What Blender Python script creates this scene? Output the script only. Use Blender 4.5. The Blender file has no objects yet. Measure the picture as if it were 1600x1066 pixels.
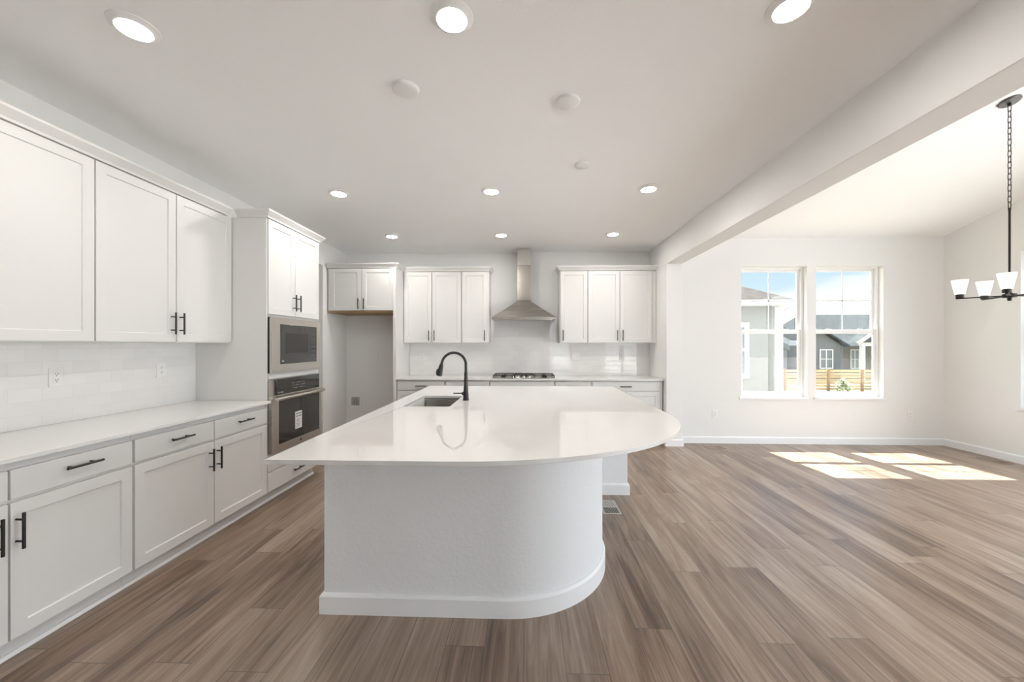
import bpy, bmesh, math, random
from mathutils import Vector, Matrix
from mathutils.geometry import tessellate_polygon
random.seed(4)
SC = bpy.context.scene
COL = SC.collection

# ------------------------------------------------------------------ camera, sky, sun, exposure
CAM_H = 1.40
cam_d = bpy.data.cameras.new('camera')
cam_d.sensor_width = 36.0
cam_d.lens = 13.5
cam_d.shift_y = 5.5 / 1600
cam_d.clip_start = 0.02
cam_d.clip_end = 500
cam = bpy.data.objects.new('camera', cam_d)
COL.objects.link(cam)
cam.location = (0, 0, CAM_H)
cam.rotation_euler = (math.pi / 2, 0, math.atan(22 / 600))
SC.camera = cam

SC.view_settings.view_transform = 'Standard'
SC.view_settings.look = 'None'
SC.view_settings.gamma = 1.0
SC.view_settings.use_curve_mapping = False
SC.view_settings.exposure = 0.40
SC.cycles.use_denoising = True
SC.cycles.max_bounces = 12
SC.cycles.diffuse_bounces = 8
SC.cycles.glossy_bounces = 5
SC.cycles.transparent_max_bounces = 12
SC.cycles.sample_clamp_indirect = 6.0
SC.cycles.caustics_reflective = False
SC.cycles.caustics_refractive = False

SKY_FRONT = 2.0       # blue sky and thin cloud over the rear gardens
SKY_BEHIND = 6.6       # unseen sky away from the dining windows, brightened to light the rooms
SUN_E = 55.0
LAMP_L = 165.0          # radiance of one recessed lamp lens


class N:
    """tiny node-tree helper"""
    def __init__(s, tree):
        s.t = tree
        s.t.nodes.clear()

    def n(s, kind, **kw):
        nd = s.t.nodes.new(kind)
        for k, v in kw.items():
            if k.startswith('i_'):
                key = k[2:]
                key = int(key) if key.isdigit() else key.replace('_', ' ')
                sock = nd.inputs[key]
                if hasattr(v, 'is_output'):
                    s.t.links.new(v, sock)
                else:
                    sock.default_value = v
            else:
                setattr(nd, k, v)
        return nd

    def m(s, op, a, b=0.0, c=0.0, clamp=False):
        nd = s.t.nodes.new('ShaderNodeMath')
        nd.operation = op
        nd.use_clamp = clamp
        for i, v in enumerate((a, b, c)):
            if hasattr(v, 'is_output'):
                s.t.links.new(v, nd.inputs[i])
            else:
                nd.inputs[i].default_value = v
        return nd.outputs[0]

    def mix(s, f, a, b, blend='MIX'):
        nd = s.t.nodes.new('ShaderNodeMix')
        nd.data_type = 'RGBA'
        nd.blend_type = blend
        for sock, v in ((nd.inputs[0], f), (nd.inputs[6], a), (nd.inputs[7], b)):
            if hasattr(v, 'is_output'):
                s.t.links.new(v, sock)
            else:
                sock.default_value = v if not isinstance(v, tuple) else (*v, 1)[:4]
        return nd.outputs[2]

    def ramp(s, f, stops):
        nd = s.t.nodes.new('ShaderNodeValToRGB')
        s.t.links.new(f, nd.inputs[0])
        e = nd.color_ramp.elements
        while len(e) < len(stops):
            e.new(0.5)
        for el, (p, c) in zip(e, stops):
            el.position = p
            el.color = (*c, 1) if len(c) == 3 else c
        return nd.outputs[0]

    def link(s, a, b):
        s.t.links.new(a, b)


def world():
    w = bpy.data.worlds.new('sky')
    SC.world = w
    w.use_nodes = True
    g = N(w.node_tree)
    tc = g.n('ShaderNodeTexCoord')
    sep = g.n('ShaderNodeSeparateXYZ', i_0=tc.outputs['Generated'])
    x, y, z = sep.outputs
    mp = g.n('ShaderNodeMapping', i_0=tc.outputs['Generated'], i_Scale=(2.2, 2.2, 9.0))
    nz = g.n('ShaderNodeTexNoise', i_0=mp.outputs[0], i_Scale=1.3, i_Detail=6.0, i_Roughness=0.55)
    # cloud cover: solid close to the horizon, broken higher up
    cover = g.m('SUBTRACT', nz.outputs[0], g.m('MULTIPLY', g.m('SUBTRACT', z, 0.120), 7.0))
    cl = g.n('ShaderNodeMapRange', i_0=cover, i_1=0.42, i_2=0.58)
    blue = g.ramp(z, [(0.0, (0.80, 0.90, 1.0)), (0.16, (0.60, 0.79, 1.0)), (0.6, (0.25, 0.47, 0.92))])
    sky = g.mix(cl.outputs[0], blue, (0.98, 1.0, 1.03))
    toward = g.m('ADD', g.m('MULTIPLY', x, 0.55), g.m('MULTIPLY', y, 0.835))
    ahead = g.n('ShaderNodeMapRange', interpolation_type='SMOOTHSTEP', i_0=toward, i_1=0.78, i_2=0.50)
    stren = g.n('ShaderNodeMapRange', i_0=ahead.outputs[0], i_3=SKY_FRONT, i_4=SKY_BEHIND)
    tint = g.mix(ahead.outputs[0], sky, (0.85, 0.935, 1.0))
    lift = g.m('ADD', 0.55, g.m('MULTIPLY', g.m('MAXIMUM', z, 0.0), 1.6))
    lift = g.m('ADD', 1.0, g.m('MULTIPLY', ahead.outputs[0], g.m('SUBTRACT', lift, 1.0)))
    bg = g.n('ShaderNodeBackground', i_0=tint, i_1=g.m('MULTIPLY', stren.outputs[0], lift))
    out = g.n('ShaderNodeOutputWorld')
    g.link(bg.outputs[0], out.inputs[0])


world()
sun_d = bpy.data.lights.new('sun', 'SUN')
sun_d.energy = SUN_E
sun_d.angle = math.radians(0.53)
sun_d.color = (1.0, 0.965, 0.925)
sun = bpy.data.objects.new('sun', sun_d)
COL.objects.link(sun)
sun.location = (4, 12, 12)
sun.rotation_euler = Vector((0.06, -0.63, -1.0)).to_track_quat('-Z', 'Y').to_euler()


# ------------------------------------------------------------------ materials
def new_mat(name):
    m = bpy.data.materials.new(name)
    m.use_nodes = True
    g = N(m.node_tree)
    p = g.n('ShaderNodeBsdfPrincipled')
    o = g.n('ShaderNodeOutputMaterial')
    g.link(p.outputs[0], o.inputs[0])
    return m, g, p


def setc(p, col, rough=0.5, metal=0.0, spec=0.5):
    p.inputs['Base Color'].default_value = (*col, 1)
    p.inputs['Roughness'].default_value = rough
    p.inputs['Metallic'].default_value = metal
    p.inputs['Specular IOR Level'].default_value = spec


def plain(name, col, rough=0.5, metal=0.0, spec=0.5, var=0.03, bump=0.0, bscale=60.0):
    """paint-like finish: faint tonal variation, optional orange-peel bump"""
    m, g, p = new_mat(name)
    setc(p, col, rough, metal, spec)
    tc = g.n('ShaderNodeTexCoord')
    nz = g.n('ShaderNodeTexNoise', i_0=tc.outputs['Object'], i_Scale=3.0, i_Detail=3.0)
    lo = tuple(c * (1 - var) for c in col)
    hi = tuple(min(1, c * (1 + var)) for c in col)
    g.link(g.mix(nz.outputs[0], lo, hi), p.inputs['Base Color'])
    if bump:
        nb = g.n('ShaderNodeTexNoise', i_0=tc.outputs['Object'], i_Scale=bscale, i_Detail=2.0)
        b = g.n('ShaderNodeBump', i_Strength=bump, i_Distance=0.004, i_Height=nb.outputs[0])
        g.link(b.outputs[0], p.inputs['Normal'])
    return m


def floor_mat():
    m, g, p = new_mat('oak_plank_floor')
    tc = g.n('ShaderNodeTexCoord')
    s = g.n('ShaderNodeSeparateXYZ', i_0=tc.outputs['Object'])
    x, y, z = s.outputs
    W, L = 0.182, 1.22
    u = g.m('DIVIDE', g.m('ADD', x, 20.03), W)
    row = g.m('FLOOR', u)
    fu = g.m('SUBTRACT', u, row)
    wn = g.n('ShaderNodeTexWhiteNoise', noise_dimensions='1D', i_W=row)
    v = g.m('ADD', g.m('DIVIDE', g.m('ADD', y, 30), L), wn.outputs[0])
    cell = g.m('FLOOR', v)
    fv = g.m('SUBTRACT', v, cell)
    idv = g.n('ShaderNodeCombineXYZ', i_0=row, i_1=cell)
    wn2 = g.n('ShaderNodeTexWhiteNoise', noise_dimensions='2D', i_0=idv.outputs[0])
    rnd = wn2.outputs[0]
    # grain, stretched along the boards, shifted per board
    gx = g.m('ADD', g.m('MULTIPLY', x, 16.0), g.m('MULTIPLY', rnd, 37.0))
    gy = g.m('ADD', g.m('MULTIPLY', y, 1.1), g.m('MULTIPLY', rnd, 91.0))
    gv = g.n('ShaderNodeCombineXYZ', i_0=gx, i_1=gy, i_2=g.m('MULTIPLY', rnd, 13.0))
    n1 = g.n('ShaderNodeTexNoise', i_0=gv.outputs[0], i_Scale=1.0, i_Detail=7.0, i_Roughness=0.62, i_Distortion=1.3)
    gv2 = g.n('ShaderNodeCombineXYZ', i_0=g.m('MULTIPLY', gx, 6.0), i_1=g.m('MULTIPLY', gy, 2.2), i_2=rnd)
    n2 = g.n('ShaderNodeTexNoise', i_0=gv2.outputs[0], i_Scale=1.0, i_Detail=4.0, i_Roughness=0.6)
    gv3 = g.n('ShaderNodeCombineXYZ', i_0=g.m('MULTIPLY', gx, 0.35), i_1=g.m('MULTIPLY', gy, 0.9), i_2=rnd)
    n3 = g.n('ShaderNodeTexNoise', i_0=gv3.outputs[0], i_Scale=1.0, i_Detail=2.0)
    t = g.m('ADD', g.m('MULTIPLY', n1.outputs[0], 0.62), g.m('MULTIPLY', n2.outputs[0], 0.26))
    t = g.m('ADD', t, g.m('MULTIPLY', n3.outputs[0], 0.28))
    t = g.m('ADD', t, g.m('MULTIPLY', g.m('SUBTRACT', rnd, 0.5), 0.15))
    col = g.ramp(t, [(0.41, (0.085, 0.050, 0.031)), (0.51, (0.182, 0.117, 0.077)),
                     (0.62, (0.280, 0.199, 0.144)), (0.75, (0.385, 0.300, 0.238))])
    # seams between the boards
    eu = g.m('MINIMUM', fu, g.m('SUBTRACT', 1.0, fu))
    ev = g.m('MINIMUM', fv, g.m('SUBTRACT', 1.0, fv))
    su = g.n('ShaderNodeMapRange', i_0=eu, i_1=0.004, i_2=0.014)
    sv = g.n('ShaderNodeMapRange', i_0=ev, i_1=0.0006, i_2=0.0022)
    seam = g.m('MULTIPLY', su.outputs[0], sv.outputs[0])
    dark = g.mix(0.75, col, (0.05, 0.032, 0.022))
    g.link(g.mix(seam, dark, col), p.inputs['Base Color'])
    rg = g.n('ShaderNodeMapRange', i_0=n2.outputs[0], i_1=0.3, i_2=0.7, i_3=0.28, i_4=0.40)
    g.link(rg.outputs[0], p.inputs['Roughness'])
    p.inputs['Specular IOR Level'].default_value = 1.0
    h = g.m('ADD', g.m('MULTIPLY', seam, 0.6), g.m('MULTIPLY', n2.outputs[0], 0.25))
    b = g.n('ShaderNodeBump', i_Strength=0.25, i_Distance=0.0015, i_Height=h)
    g.link(b.outputs[0], p.inputs['Normal'])
    return m


def tile_mat(axis):
    """3 x 6 inch glossy subway tile in running bond; axis = horizontal world axis of the wall"""
    m, g, p = new_mat('white_subway_tile')
    tc = g.n('ShaderNodeTexCoord')
    s = g.n('ShaderNodeSeparateXYZ', i_0=tc.outputs['Object'])
    a = s.outputs['XYZ'.index(axis)]
    z = s.outputs[2]
    W, H = 0.153, 0.0765
    v = g.m('DIVIDE', g.m('SUBTRACT', z, 0.914), H)
    row = g.m('FLOOR', v)
    off = g.m('MULTIPLY', g.m('MODULO', g.m('ADD', row, 20.0), 2.0), 0.5)
    u = g.m('ADD', g.m('DIVIDE', g.m('ADD', a, 20.0), W), off)
    cu = g.m('FLOOR', u)
    fu, fv = g.m('SUBTRACT', u, cu), g.m('SUBTRACT', v, row)
    eu = g.m('MULTIPLY', g.m('MINIMUM', fu, g.m('SUBTRACT', 1.0, fu)), W)
    ev = g.m('MULTIPLY', g.m('MINIMUM', fv, g.m('SUBTRACT', 1.0, fv)), H)
    e = g.m('MINIMUM', eu, ev)
    k = g.n('ShaderNodeMapRange', i_0=e, i_1=0.0008, i_2=0.0016)
    idv = g.n('ShaderNodeCombineXYZ', i_0=row, i_1=cu)
    wn = g.n('ShaderNodeTexWhiteNoise', noise_dimensions='2D', i_0=idv.outputs[0])
    tone = g.mix(wn.outputs[0], (0.80, 0.795, 0.785), (0.84, 0.835, 0.825))
    g.link(g.mix(k.outputs[0], (0.725, 0.72, 0.71), tone), p.inputs['Base Color'])
    rr = g.n('ShaderNodeMapRange', i_0=k.outputs[0], i_3=0.5, i_4=0.04)
    g.link(rr.outputs[0], p.inputs['Roughness'])
    hb = g.n('ShaderNodeMapRange', interpolation_type='SMOOTHSTEP', i_0=e, i_1=0.0004, i_2=0.004)
    b = g.n('ShaderNodeBump', i_Strength=0.16, i_Distance=0.002, i_Height=hb.outputs[0])
    g.link(b.outputs[0], p.inputs['Normal'])
    return m


def quartz_mat():
    m, g, p = new_mat('white_quartz')
    setc(p, (0.76, 0.75, 0.735), 0.02, 0, 0.7)
    tc = g.n('ShaderNodeTexCoord')
    nz = g.n('ShaderNodeTexNoise', i_0=tc.outputs['Object'], i_Scale=240.0, i_Detail=2.0)
    n2 = g.n('ShaderNodeTexNoise', i_0=tc.outputs['Object'], i_Scale=2.5, i_Detail=5.0, i_Distortion=1.0)
    c = g.mix(nz.outputs[0], (0.705, 0.695, 0.68), (0.775, 0.765, 0.75))
    c = g.mix(g.m('MULTIPLY', n2.outputs[0], 0.25), c, (0.71, 0.70, 0.69))
    g.link(c, p.inputs['Base Color'])
    return m


def steel_mat(name, col=(0.56, 0.53, 0.49), rough=0.26, axis=0):
    m, g, p = new_mat(name)
    setc(p, col, rough, 1.0)
    tc = g.n('ShaderNodeTexCoord')
    sc = [260.0, 260.0, 260.0]
    sc[axis] = 3.0
    mp = g.n('ShaderNodeMapping', i_0=tc.outputs['Object'], i_Scale=tuple(sc))
    nz = g.n('ShaderNodeTexNoise', i_0=mp.outputs[0], i_Scale=1.0, i_Detail=2.0)
    r = g.n('ShaderNodeMapRange', i_0=nz.outputs[0], i_1=0.3, i_2=0.7, i_3=rough - 0.05, i_4=rough + 0.08)
    g.link(r.outputs[0], p.inputs['Roughness'])
    return m


def glass_mat(name, tint=(1, 1, 1), gloss=0.09):
    m = bpy.data.materials.new(name)
    m.use_nodes = True
    g = N(m.node_tree)
    tr = g.n('ShaderNodeBsdfTransparent', i_0=(*tint, 1))
    gl = g.n('ShaderNodeBsdfGlossy', i_Roughness=0.0)
    fr = g.n('ShaderNodeFresnel', i_IOR=1.45)
    geo = g.n('ShaderNodeNewGeometry')
    front = g.m('SUBTRACT', 1.0, geo.outputs['Backfacing'])
    mx = g.n('ShaderNodeMixShader', i_0=g.m('MULTIPLY', g.m('MULTIPLY', fr.outputs[0], front), gloss / 0.05, clamp=True), i_1=tr.outputs[0], i_2=gl.outputs[0])
    o = g.n('ShaderNodeOutputMaterial')
    g.link(mx.outputs[0], o.inputs[0])
    return m


def emit_mat(name, col, strength):
    m = bpy.data.materials.new(name)
    m.use_nodes = True
    g = N(m.node_tree)
    e = g.n('ShaderNodeEmission', i_0=(*col, 1), i_1=strength)
    o = g.n('ShaderNodeOutputMaterial')
    g.link(e.outputs[0], o.inputs[0])
    return m


def shade_mat():
    m, g, p = new_mat('frosted_lit_glass')
    setc(p, (0.88, 0.86, 0.82), 0.4)
    p.inputs['Emission Color'].default_value = (1.0, 0.95, 0.88, 1)
    p.inputs['Emission Strength'].default_value = 0.75
    return m


def shingle_mat(name, c1, c2):
    m, g, p = new_mat(name)
    tc = g.n('ShaderNodeTexCoord')
    mp = g.n('ShaderNodeMapping', i_0=tc.outputs['Object'], i_Scale=(1.0, 1.0, 1.6))
    br = g.n('ShaderNodeTexVoronoi', i_0=mp.outputs[0], i_Scale=4.0)
    nz = g.n('ShaderNodeTexNoise', i_0=mp.outputs[0], i_Scale=9.0, i_Detail=4.0)
    f = g.m('ADD', g.m('MULTIPLY', br.outputs['Distance'], 0.5), g.m('MULTIPLY', nz.outputs[0], 0.6))
    g.link(g.ramp(f, [(0.25, c1), (0.75, c2)]), p.inputs['Base Color'])
    p.inputs['Roughness'].default_value = 0.9
    p.inputs['Specular IOR Level'].default_value = 0.1
    return m


def siding_mat(name, col, axis, pitch):
    m, g, p = new_mat(name)
    setc(p, col, 0.8)
    tc = g.n('ShaderNodeTexCoord')
    s = g.n('ShaderNodeSeparateXYZ', i_0=tc.outputs['Object'])
    f = g.m('FRACT', g.m('DIVIDE', g.m('ADD', s.outputs[axis], 100.0), pitch))
    k = g.n('ShaderNodeMapRange', i_0=f, i_1=0.0, i_2=0.10)
    g.link(g.mix(k.outputs[0], tuple(c * 0.72 for c in col), col), p.inputs['Base Color'])
    b = g.n('ShaderNodeBump', i_Strength=0.5, i_Distance=0.01, i_Height=k.outputs[0])
    g.link(b.outputs[0], p.inputs['Normal'])
    return m


def wood_mat(name, c1, c2, axis=0):
    m, g, p = new_mat(name)
    tc = g.n('ShaderNodeTexCoord')
    sc = [18.0, 18.0, 18.0]
    sc[axis] = 1.2
    mp = g.n('ShaderNodeMapping', i_0=tc.outputs['Object'], i_Scale=tuple(sc))
    nz = g.n('ShaderNodeTexNoise', i_0=mp.outputs[0], i_Scale=1.0, i_Detail=5.0)
    g.link(g.ramp(nz.outputs[0], [(0.3, c1), (0.7, c2)]), p.inputs['Base Color'])
    p.inputs['Roughness'].default_value = 0.75
    return m


M = {
    'cab': plain('cabinet_paint', (0.71, 0.705, 0.69), 0.36, var=0.008),
    'cabin': plain('cabinet_gap', (0.42, 0.41, 0.40), 0.6),
    'wall': plain('wall_paint', (0.80, 0.80, 0.79), 0.75, spec=0.3, var=0.01, bump=0.10, bscale=130),
    'islandwall': plain('textured_wall_paint', (0.80, 0.815, 0.83), 0.55, spec=0.4, var=0.01, bump=0.35, bscale=55),
    'ceil': plain('ceiling_paint', (0.915, 0.92, 0.925), 0.85, spec=0.2, var=0.01, bump=0.14, bscale=90),
    'trim': plain('trim_paint', (0.83, 0.84, 0.85), 0.4, var=0.005),
    'plastic': plain('white_plastic', (0.82, 0.82, 0.81), 0.35, var=0.004),
    'slot': plain('dark_slot', (0.06, 0.055, 0.05), 0.6),
    'vinyl': plain('window_vinyl', (0.86, 0.86, 0.86), 0.3, var=0.004),
    'black': plain('matte_black_metal', (0.012, 0.011, 0.011), 0.38, 0.0, 0.5),
    'bronze': plain('dark_bronze', (0.035, 0.031, 0.028), 0.4, 0.6),
    'canopy': plain('brushed_dark_nickel', (0.16, 0.15, 0.145), 0.35, 0.8),
    'floor': floor_mat(),
    'tile_x': tile_mat('X'),
    'tile_y': tile_mat('Y'),
    'quartz': quartz_mat(),
    'steel': steel_mat('stainless_steel', (0.44, 0.415, 0.38), 0.24),
    'steel_z': steel_mat('stainless_steel_vertical', (0.46, 0.435, 0.40), 0.16, axis=2),
    'steel_y': steel_mat('stainless_steel_front', (0.60, 0.56, 0.51), 0.30, axis=1),
    'chrome': plain('polished_steel', (0.75, 0.73, 0.70), 0.12, 1.0),
    'blackglass': plain('black_oven_glass', (0.018, 0.016, 0.015), 0.05, 0.0, 0.9),
    'oveninside': plain('dark_enamel', (0.03, 0.028, 0.026), 0.3),
    'iron': plain('cast_iron', (0.03, 0.024, 0.02), 0.55),
    'paper': plain('paper', (0.85, 0.85, 0.84), 0.6),
    'ink': plain('grey_ink', (0.10, 0.10, 0.10), 0.7),
    'markgrey': plain('pale_print', (0.40, 0.39, 0.38), 0.5),
    'rawwood': wood_mat('raw_maple_edge', (0.33, 0.22, 0.12), (0.45, 0.31, 0.18)),
    'vent': plain('register_metal', (0.55, 0.52, 0.48), 0.4, 0.3),
    'ventwood': plain('register_tan', (0.33, 0.26, 0.21), 0.5, 0.1),
    'boxgrey': plain('valve_box_plastic', (0.42, 0.43, 0.41), 0.5),
    'glass': glass_mat('window_glass', (0.63, 0.645, 0.64)),
    'clearglass': glass_mat('unseen_pane_glass'),
    'farglass': plain('dark_window_glass', (0.12, 0.13, 0.14), 0.08),
    'lens': emit_mat('lit_lamp_lens', (1.0, 0.955, 0.905), LAMP_L),
    'shade': shade_mat(),
    'bulb': emit_mat('lit_bulb', (1.0, 0.92, 0.82), 9.0),
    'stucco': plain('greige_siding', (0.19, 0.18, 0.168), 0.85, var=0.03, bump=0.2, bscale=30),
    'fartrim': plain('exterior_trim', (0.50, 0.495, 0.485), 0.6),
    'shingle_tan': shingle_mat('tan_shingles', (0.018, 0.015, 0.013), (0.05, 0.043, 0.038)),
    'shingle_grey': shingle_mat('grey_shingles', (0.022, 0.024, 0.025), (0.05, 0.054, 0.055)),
    'siding_grey': siding_mat('grey_board_siding', (0.105, 0.108, 0.118), 0, 0.41),
    'siding_dark': siding_mat('dark_lap_siding', (0.06, 0.068, 0.076), 2, 0.2),
    'brownwall': plain('brown_stone_wall', (0.13, 0.105, 0.09), 0.9, var=0.25, bump=0.4, bscale=6),
    'fence': wood_mat('cedar_fence', (0.30, 0.20, 0.105), (0.46, 0.34, 0.21)),
    'post': wood_mat('cedar_post', (0.20, 0.11, 0.06), (0.30, 0.18, 0.10), 2),
    'ground': plain('dry_lawn', (0.23, 0.21, 0.13), 0.95, var=0.3, bump=0.5, bscale=8),
    'concrete': plain('bounce_concrete', (0.23, 0.23, 0.23), 0.9, var=0.06),
    'leaf': plain('shrub_leaf', (0.20, 0.22, 0.12), 0.7, var=0.3),
}


# ------------------------------------------------------------------ mesh helpers
def tag(o, label=None, cat=None, group=None, kind=None):
    if label: o['label'] = label
    if cat: o['category'] = cat
    if group: o['group'] = group
    if kind: o['kind'] = kind
    return o


def empty(name, label, cat, loc=(0, 0, 0), rz=0.0, group=None, kind=None):
    o = bpy.data.objects.new(name, None)
    COL.objects.link(o)
    o.empty_display_size = 0.1
    o.location = loc
    o.rotation_euler = (0, 0, rz)
    return tag(o, label, cat, group, kind)


def link(name, bm, mat, parent=None, bevel=0.0, smooth=35, segs=2):
    bmesh.ops.recalc_face_normals(bm, faces=bm.faces[:])
    me = bpy.data.meshes.new(name)
    bm.to_mesh(me)
    bm.free()
    mats = mat if isinstance(mat, (list, tuple)) else [mat]
    for k in mats:
        me.materials.append(M[k])
    if smooth:
        me.polygons.foreach_set('use_smooth', [True] * len(me.polygons))
        me.set_sharp_from_angle(angle=math.radians(smooth))
    o = bpy.data.objects.new(name, me)
    COL.objects.link(o)
    if parent is not None:
        o.parent = parent
    if bevel:
        b = o.modifiers.new('edge_softening', 'BEVEL')
        b.width = bevel
        b.segments = segs
        b.limit_method = 'ANGLE'
        b.angle_limit = math.radians(40)
        b.harden_normals = False
    return o


def box(bm, x0, x1, y0, y1, z0, z1, mi=0):
    vs = [bm.verts.new((x, y, z)) for x in (x0, x1) for y in (y0, y1) for z in (z0, z1)]
    for q in ((0, 1, 3, 2), (4, 6, 7, 5), (0, 4, 5, 1), (2, 3, 7, 6), (0, 2, 6, 4), (1, 5, 7, 3)):
        f = bm.faces.new([vs[i] for i in q])
        f.material_index = mi
    return vs


def boxes(*bs):
    bm = bmesh.new()
    for b in bs:
        box(bm, *b)
    return bm


def prism(bm, outer, z0, z1, holes=(), mi=0):
    """vertical extrusion of a plan outline (with holes)"""
    loops = [outer] + list(holes)
    pts = [p for l in loops for p in l]
    tris = tessellate_polygon([[Vector((x, y, 0)) for x, y in l] for l in loops])
    lo = [bm.verts.new((x, y, z0)) for x, y in pts]
    hi = [bm.verts.new((x, y, z1)) for x, y in pts]
    for t in tris:
        try:
            bm.faces.new([hi[i] for i in t]).material_index = mi
            bm.faces.new([lo[i] for i in reversed(t)]).material_index = mi
        except ValueError:
            pass
    k = 0
    for l in loops:
        n = len(l)
        for i in range(n):
            a, b = k + i, k + (i + 1) % n
            bm.faces.new((lo[a], lo[b], hi[b], hi[a])).material_index = mi
        k += n


def prism_dir(bm, prof, origin, eu, ev, ew, w):
    """extrude a 2D profile (u,v) by w along ew"""
    o, eu, ev, ew = Vector(origin), Vector(eu), Vector(ev), Vector(ew)
    a = [bm.verts.new(o + eu * u + ev * v) for u, v in prof]
    b = [bm.verts.new(o + eu * u + ev * v + ew * w) for u, v in prof]
    n = len(prof)
    for i in range(n):
        j = (i + 1) % n
        bm.faces.new((a[i], a[j], b[j], b[i]))
    tris = tessellate_polygon([[Vector((u, v, 0)) for u, v in prof]])
    for t in tris:
        bm.faces.new([a[i] for i in t])
        bm.faces.new([b[i] for i in reversed(t)])


def tube(bm, pts, r, seg=12, cap=True, closed=False):
    pts = [Vector(p) for p in pts]
    n = len(pts)
    rs = r if isinstance(r, (list, tuple)) else [r] * n
    up = None
    rings = []
    for i, p in enumerate(pts):
        if closed:
            d = (pts[(i + 1) % n] - pts[i - 1]).normalized()
        else:
            d = (pts[min(i + 1, n - 1)] - pts[max(i - 1, 0)]).normalized()
        if up is None:
            up = Vector((0, 0, 1)) if abs(d.z) < 0.9 else Vector((0, 1, 0))
        up = (up - d * up.dot(d)).normalized()
        sd = d.cross(up)
        rings.append([bm.verts.new(p + (up * math.cos(2 * math.pi * k / seg) + sd * math.sin(2 * math.pi * k / seg)) * rs[i]) for k in range(seg)])
    m = n if closed else n - 1
    for i in range(m):
        A, B = rings[i], rings[(i + 1) % n]
        for k in range(seg):
            bm.faces.new((A[k], A[(k + 1) % seg], B[(k + 1) % seg], B[k]))
    if cap and not closed:
        bm.faces.new(rings[0][::-1])
        bm.faces.new(rings[-1])


def lathe(bm, prof, c=(0, 0, 0), seg=32, mi=0, mat=None):
    """revolve (r,z) profile about the vertical axis through c"""
    mt = mat or Matrix.Identity(4)
    rings = []
    for r, z in prof:
        if r < 1e-6:
            rings.append([bm.verts.new(mt @ Vector((c[0], c[1], c[2] + z)))])
        else:
            rings.append([bm.verts.new(mt @ Vector((c[0] + r * math.cos(2 * math.pi * k / seg), c[1] + r * math.sin(2 * math.pi * k / seg), c[2] + z))) for k in range(seg)])
    for A, B in zip(rings, rings[1:]):
        for k in range(seg):
            q = (k + 1) % seg
            if len(A) == 1 and len(B) == 1:
                continue
            if len(A) == 1:
                f = bm.faces.new((A[0], B[q], B[k]))
            elif len(B) == 1:
                f = bm.faces.new((A[k], A[q], B[0]))
            else:
                f = bm.faces.new((A[k], A[q], B[q], B[k]))
            f.material_index = mi


def sweep_profile(bm, path, prof):
    """mitred moulding: path in plan, profile (out,z); out lies to the right of the walking direction"""
    n = len(path)
    P = [Vector(p) for p in path]
    rows = []
    for i in range(n):
        def right(a, b):
            d = (b - a).normalized()
            return Vector((d.y, -d.x))
        if i == 0: o = right(P[0], P[1])
        elif i == n - 1: o = right(P[-2], P[-1])
        else:
            r1, r2 = right(P[i - 1], P[i]), right(P[i], P[i + 1])
            o = (r1 + r2) / (1 + r1.dot(r2))
        rows.append([bm.verts.new((P[i].x + o.x * u, P[i].y + o.y * u, z)) for u, z in prof])
    k = len(prof)
    for A, B in zip(rows, rows[1:]):
        for j in range(k):
            bm.faces.new((A[j], A[(j + 1) % k], B[(j + 1) % k], B[j]))
    bm.faces.new(rows[0])
    bm.faces.new(rows[-1][::-1])


def wall_cells(u0, u1, z0, z1, holes):
    """split a wall rectangle into solid rectangles round its openings"""
    us = sorted({u0, u1, *[h[0] for h in holes], *[h[1] for h in holes]})
    zs = sorted({z0, z1, *[h[2] for h in holes], *[h[3] for h in holes]})
    out = []
    for a, b in zip(us, us[1:]):
        col = []
        for c, d in zip(zs, zs[1:]):
            mu, mz = (a + b) / 2, (c + d) / 2
            solid = not any(h[0] < mu < h[1] and h[2] < mz < h[3] for h in holes)
            if solid and col and abs(col[-1][3] - c) < 1e-6:
                col[-1][3] = d
            elif solid:
                col.append([a, b, c, d])
        out += col
    return out


def structure(name, bm, mat, **kw):
    o = link(name, bm, mat, **kw)
    o['kind'] = 'structure'
    return o


# ------------------------------------------------------------------ the room
KX0, KX1 = -2.89, 1.93          # kitchen side walls
DX0, DX1 = 2.145, 5.80          # dining side
YB, YD, YF = 6.08, 5.55, -4.2   # kitchen back wall, dining end wall, wall behind the viewer
CEIL = 2.86
T = 0.16


def slope_z(y):
    return 2.905 + 0.245 * (YD - y)


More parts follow.
